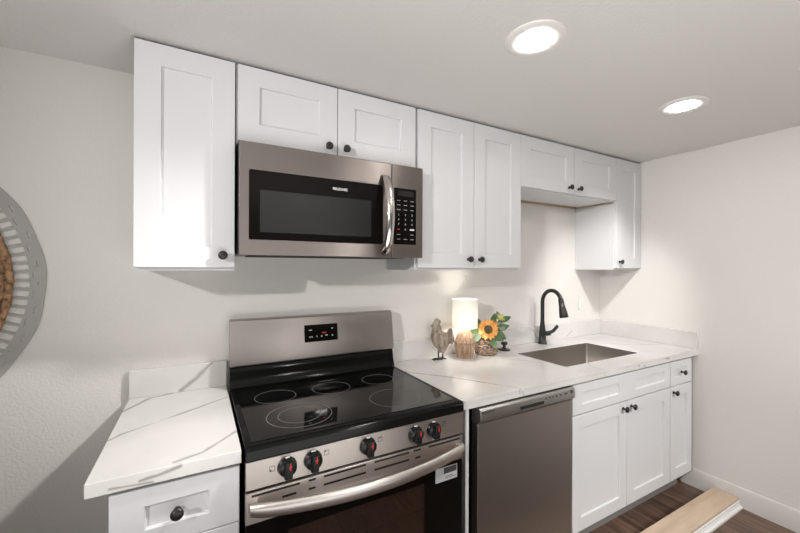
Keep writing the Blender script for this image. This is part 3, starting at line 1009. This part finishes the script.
downlight(2.62, -3.10, 'added round ceiling light behind the viewer by the right wall, out of the photo', mat='roomlit', aim=(2.6, -.6, .40), watts=SPOT_B)  # unseen light added to brighten the base cabinets by the sink

# ------------------------------------------------------------------ table lamp
lx, ly = 1.699, -.110
t = thing('table_lamp', 'small lit table lamp with a white drum shade and rattan base', 'lamp', (lx, ly, CT))
def ribs(i, h):
    return 1 + (.02 if i % 2 else -.05)
part('base', B().lathe([(.043, CT), (.0455, CT + .006), (.049, CT + .03), (.0535, CT + .06), (.0565, CT + .080), (.0575, CT + .086), (.055, CT + .092), (.047, CT + .112), (.037, CT + .134), (.027, CT + .152), (.020, CT + .156), (.018, CT + .157)], (lx, ly, 0), 'z', 72, mod=ribs), M['rattan'], t, smooth=20, label='rattan wrapped base')
part('band', B().lathe([(.0585, CT + .082), (.0605, CT + .086), (.0585, CT + .090), (.055, CT + .086), (.0585, CT + .082)], (lx, ly, 0), 'z', 40, cap=False), M['rattan'], t, smooth=60)
part('socket', B().lathe([(.012, CT + .157), (.012, CT + .185), (.008, CT + .187)], (lx, ly, 0), 'z', 16), M['plastic'], t)
bulb = part('bulb', B().ball((lx, ly, CT + .215), (.022, .022, .028), 16), M['bulb'], t, smooth=60)
zb_, zt_ = CT + .166, CT + .326
shade = part('lamp_shade', B().lathe([(.0705, zb_), (.0705, zt_), (.0687, zt_), (.0687, zb_), (.0705, zb_)], (lx, ly, 0), 'z', 56, cap=False), M['shade'], t, smooth=50, label='white fabric drum shade')
sp = B()
sp.lathe([(.011, CT + .179), (.011, CT + .1815), (.0135, CT + .1815), (.0135, CT + .179), (.011, CT + .179)], (lx, ly, 0), 'z', 20, cap=False)
for k in range(3):
    a = R(120 * k + 20)
    sp.tube([(lx + .0125 * math.cos(a), ly + .0125 * math.sin(a), CT + .180), (lx + .0690 * math.cos(a), ly + .0690 * math.sin(a), CT + .180)], .0013, 6)
part('shade_support', sp, M['black'], shade)

# ------------------------------------------------------------------ rooster figurine (local coordinates: x towards the tail, y away from viewer, z up)
t = thing('rooster_figurine', 'weathered wooden rooster figurine standing beside the table lamp', 'figurine', (1.549, -.090, CT), rotz=R(-33))
b = B()
def ry(deg):
    return Matrix.Rotation(R(deg), 3, 'Y')
b.ball((-.002, 0, .106), (.048, .038, .054), 24, ry(-25))
b.ball((-.020, 0, .122), (.036, .032, .046), 24, ry(-12))
b.ball((.006, 0, .078), (.031, .028, .042), 20)
b.ball((-.023, 0, .156), (.028, .024, .040), 20, ry(8))
b.ball((-.026, 0, .188), (.0205, .0175, .022), 20)
b.ball((-.030, 0, .209), (.009, .006, .013), 16)
b.ball((-.020, 0, .213), (.010, .006, .014), 16)
b.ball((-.009, 0, .206), (.010, .006, .013), 16)
b.ball((-.048, 0, .184), (.011, .006, .006), 16, ry(-15))
b.ball((-.038, 0, .168), (.008, .008, .013), 16)
b.ball((.036, 0, .120), (.025, .017, .042), 20, ry(30))
b.ball((.049, 0, .140), (.018, .014, .034), 20, ry(10))
b.ball((.058, 0, .124), (.016, .013, .036), 20, ry(-6))
b.ball((.054, 0, .104), (.012, .010, .022), 18, ry(-14))
b.ball((.000, -.031, .108), (.035, .012, .040), 18, ry(-25))
b.ball((.000, .031, .108), (.035, .012, .040), 18, ry(-25))
b.ball((-.010, 0, .058), (.009, .020, .024), 14)
b.ball((.012, 0, .054), (.011, .020, .026), 14)
bird = part('body', b, M['bird'], t, smooth=80)
md = bird.modifiers.new('remesh', 'REMESH'); md.mode = 'VOXEL'; md.voxel_size = .0028; md.use_smooth_shade = True
md = bird.modifiers.new('smooth', 'SMOOTH'); md.iterations = 4; md.factor = .5
for sx in (-.013, .011):
    sy = .008 if sx > 0 else -.010
    b = B()
    b.tube([(sx, sy, .055), (sx, sy, .020), (sx - .001, sy, .004)], [.0045, .004, .0045], 8)
    for dx, dy in ((-.030, -.020), (-.036, .002), (-.026, .020), (.022, -.006)):
        b.tube([(sx, sy, .005), (sx + dx * .5, sy + dy * .5, .006), (sx + dx, sy + dy, .0022)], [.0042, .0036, .0022], 7)
    part('leg', b, M['black'], t, smooth=60, label='thin black wire leg with toes')

# ------------------------------------------------------------------ sunflower basket (local: x to the viewer's right, y away, z up)
t = thing('sunflower_basket', 'small wicker basket with an orange sunflower and green leaves', 'flower arrangement', (1.856, -.110, CT), rotz=R(-36))
def wv(i, h):
    return 1 + .035 * math.sin(i * math.pi / 2 + math.floor(h / .011) * math.pi)
prof = [(.050, 0), (.056, .004)]
for k in range(1, 17):
    h = .005 + k * .0050
    prof.append((.0585 + .0065 * math.sin(math.pi * min(1, h / .06)) - .10 * max(0, h - .045) + (.0022 if k % 2 else -.0012), h))
prof += [(.055, .089), (.050, .089), (.048, .080), (.048, .072), (0, .072)]
part('basket', B().lathe(prof, (0, 0, 0), 'z', 60, mod=wv), M['wicker'], t, smooth=20, label='woven brown wicker basket')

def blade(b, base, d, nrm, L, W, curl=.2, n=7, tip=.08, th=.0008):
    """pointed leaf or petal: a cupped strip with thickness"""
    base, d, nrm = Vector(base), Vector(d).normalized(), Vector(nrm)
    nrm = (nrm - d * nrm.dot(d)).normalized()
    side = d.cross(nrm)
    secs = []
    for k in range(n + 1):
        s = k / n
        wd = W * max(tip, math.sin(math.pi * (s * .90 + .08)) ** .8)
        c = base + d * (L * s) + nrm * (curl * L * (s * s - .3 * s))
        mid = c - nrm * (wd * .18)
        secs.append([c + side * wd * .5, mid, c - side * wd * .5, c - side * wd * .5 - nrm * th, mid - nrm * th * 2, c + side * wd * .5 - nrm * th])
    b.rings(secs)
    return b

def bloom(center, nrm, r_in, r_out, npet, mat, W, seed):
    rnd = random.Random(seed)
    nrm = Vector(nrm).normalized()
    u = nrm.cross(Vector((0, 0, 1))).normalized()
    v = nrm.cross(u)
    b = B()
    for row in range(2):
        for k in range(npet):
            a = 2 * math.pi * (k + .5 * row + rnd.uniform(-.15, .15)) / npet
            d = u * math.cos(a) + v * math.sin(a)
            blade(b, Vector(center) + d * r_in * .75 - nrm * (.002 + .003 * row), d + nrm * (.12 - .2 * row + rnd.uniform(-.1, .1)), nrm,
                  (r_out - r_in * .75) * rnd.uniform(.86, 1.06), W * rnd.uniform(.85, 1.1), curl=rnd.uniform(-.15, .1))
    part('petals', b, mat, t, smooth=60)

c1 = (.006, -.055, .152)
n1 = (-.10, -1, .12)
bloom(c1, n1, .022, .060, 14, M['petal'], .017, 3)
nv = Vector(n1).normalized()
rot1 = nv.to_track_quat('Z', 'Y').to_matrix()
part('flower_center', B().ball(Vector(c1) + nv * .002, (.0245, .0245, .010), 22, rot1), M['seed'], t, smooth=60, label='dark brown seed centre')
c2 = (.052, -.010, .166)
bloom(c2, (.35, -1, .3), .010, .034, 10, M['petal'], .013, 8)
c3 = (.088, 0, .218)
bloom(c3, (.2, -.7, .9), .008, .026, 10, M['petalgreen'], .012, 12)
part('flower_center', B().ball(c3, (.011, .011, .011), 14), M['petalgreen'], t, smooth=60, label='yellow green bud')
for q in (c1, c2, c3):
    b = B()
    q = Vector(q)
    b.tube([(q.x * .2, q.y * .2 + .01, .068), (q.x * .55, q.y * .3 + .008, q.z * .72), (q.x, q.y + .006, q.z - .004)], [.0028, .0026, .0022], 8)
    part('stem', b, M['stem'], t, smooth=60)
LV = [((.030, -.030, .170), (.20, -.10, 1), .075, .034, 'leaf'), ((.045, -.030, .140), (.75, -.2, -.55), .075, .044, 'leaf'),
      ((.050, -.018, .150), (.9, -.1, .25), .080, .040, 'leaf'), ((.070, -.005, .190), (.9, -.1, .42), .075, .034, 'leaf'),
      ((.065, -.010, .185), (.55, -.3, -.6), .060, .038, 'leafgrey'), ((.020, -.058, .100), (.5, -.25, -.85), .062, .036, 'leaf'),
      ((.030, -.045, .115), (.85, -.3, -.25), .066, .036, 'leaf'), ((-.030, -.020, .130), (-.8, -.05, .15), .075, .036, 'leaf'),
      ((-.035, -.030, .120), (-.6, -.3, -.6), .062, .034, 'leafgrey'), ((-.020, -.010, .150), (-.6, 0, .8), .080, .036, 'leaf'),
      ((.075, .010, .200), (-.25, .1, .95), .050, .026, 'leafgrey'), ((.02, .03, .12), (.4, .4, .8), .080, .040, 'leaf'),
      ((-.01, .03, .12), (-.5, .3, .7), .080, .040, 'leaf'), ((.065, -.02, .125), (.5, -.3, -.75), .05, .034, 'leaf')]
for base, d, L_, W_, m_ in LV:
    part('leaf', blade(B(), base, d, (-.05, -1, .25), L_, W_, .12, 8), M[m_], t, smooth=60)

# ------------------------------------------------------------------ wall plates
M['wallplastic'] = plain('off white plastic', (0.75, 0.728, 0.695), 0.5)
t = thing('light_switch', 'white switch plate on the wall to the right of the faucet', 'switch', (2.893, 0, 1.160))
part('plate', B().box(2.853, 2.933, -.0055, -.0004, 1.103, 1.218), M['wallplastic'], t, bevel=.002)
part('rocker', B().box(2.877, 2.909, -.0085, -.0055, 1.127, 1.194), M['wallplastic'], t, bevel=.0015)
t = thing('wall_outlet', 'white outlet plate on the wall partly hidden behind the table lamp', 'outlet', (1.700, 0, 1.154))
part('plate', B().box(1.660, 1.740, -.0055, -.0004, 1.096, 1.212), M['wallplastic'], t, bevel=.002)
for z in (1.132, 1.176):
    s_ = part('socket', B().lathe([(.0165, .0055), (.0165, .0075), (0, .0075)], (1.700, 0, z), '-y', 20), M['plastic'], t)
    part('socket_slot', B().box(1.6925, 1.6945, -.0079, -.0074, z - .004, z + .005).box(1.7055, 1.7075, -.0079, -.0074, z - .004, z + .005), M['slot'], s_)

# ------------------------------------------------------------------ round wall hanging at the left edge
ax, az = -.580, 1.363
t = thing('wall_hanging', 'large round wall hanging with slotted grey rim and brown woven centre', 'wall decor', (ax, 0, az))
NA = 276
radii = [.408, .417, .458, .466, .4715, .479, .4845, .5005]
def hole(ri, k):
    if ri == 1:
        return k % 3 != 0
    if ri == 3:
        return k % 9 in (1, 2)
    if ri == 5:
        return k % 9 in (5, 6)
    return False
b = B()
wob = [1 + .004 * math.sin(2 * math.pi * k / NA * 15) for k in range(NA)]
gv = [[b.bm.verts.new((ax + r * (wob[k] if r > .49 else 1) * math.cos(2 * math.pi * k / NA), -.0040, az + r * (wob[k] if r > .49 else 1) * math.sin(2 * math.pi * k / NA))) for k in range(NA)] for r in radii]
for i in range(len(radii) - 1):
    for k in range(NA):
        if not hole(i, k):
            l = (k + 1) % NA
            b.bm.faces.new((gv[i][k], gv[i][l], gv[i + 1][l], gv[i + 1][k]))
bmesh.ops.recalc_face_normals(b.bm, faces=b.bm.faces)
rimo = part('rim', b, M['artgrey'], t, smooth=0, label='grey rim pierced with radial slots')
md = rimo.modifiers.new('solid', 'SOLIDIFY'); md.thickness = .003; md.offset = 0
b = B()
for r in [.02 + .0195 * k for k in range(21)]:
    n = 96
    def rope(k, q, r=r):
        a = 2 * math.pi * k / n
        rr_ = .0115 * (1 + .16 * math.sin(k * math.pi / 1.5 + r * 400))
        return (ax + (r + rr_ * math.cos(q)) * math.cos(a), -.016 + rr_ * math.sin(q), az + (r + rr_ * math.cos(q)) * math.sin(a))
    b.rings([[rope(k, 2 * math.pi * q / 8) for q in range(8)] for k in range(n + 1)], True, False)
part('center', b, M['seagrass'], t, smooth=60, label='brown coiled woven centre')

# ------------------------------------------------------------------ boards on the floor
xe = XW - .016
single('trim_board', B().prism_x([(-.858, FL), (-.858, FL + .012), (-.853, FL + .015), (-.715, FL + .015), (-.715, FL)], 1.55, xe), M['board'],
       'flat white board lying on the floor at the bottom of the board stack', 'board', (2.3, -.78, FL), bevel=.001)
mp_ = [(-.846, FL + .0153), (-.846, FL + .023), (-.840, FL + .0245), (-.840, FL + .030), (-.845, FL + .0315), (-.845, FL + .038), (-.839, FL + .0395), (-.839, FL + .0445), (-.722, FL + .0445), (-.722, FL + .0153)]
single('grooved_moulding', B().prism_x(mp_, 1.55, xe - .002), M['board'], 'white grooved moulding between the flat white board and the wood plank', 'moulding', (2.3, -.78, FL + .0153), bevel=.0006)
single('wood_plank', B().prism_x([(-.842, FL + .0448), (-.842, FL + .0555), (-.7225, FL + .0555), (-.7225, FL + .0448)], 1.52, xe - .003), M['plank'],
       'long light brown wood plank on top of the white boards on the floor', 'plank', (2.3, -.78, FL + .0448), bevel=.001)
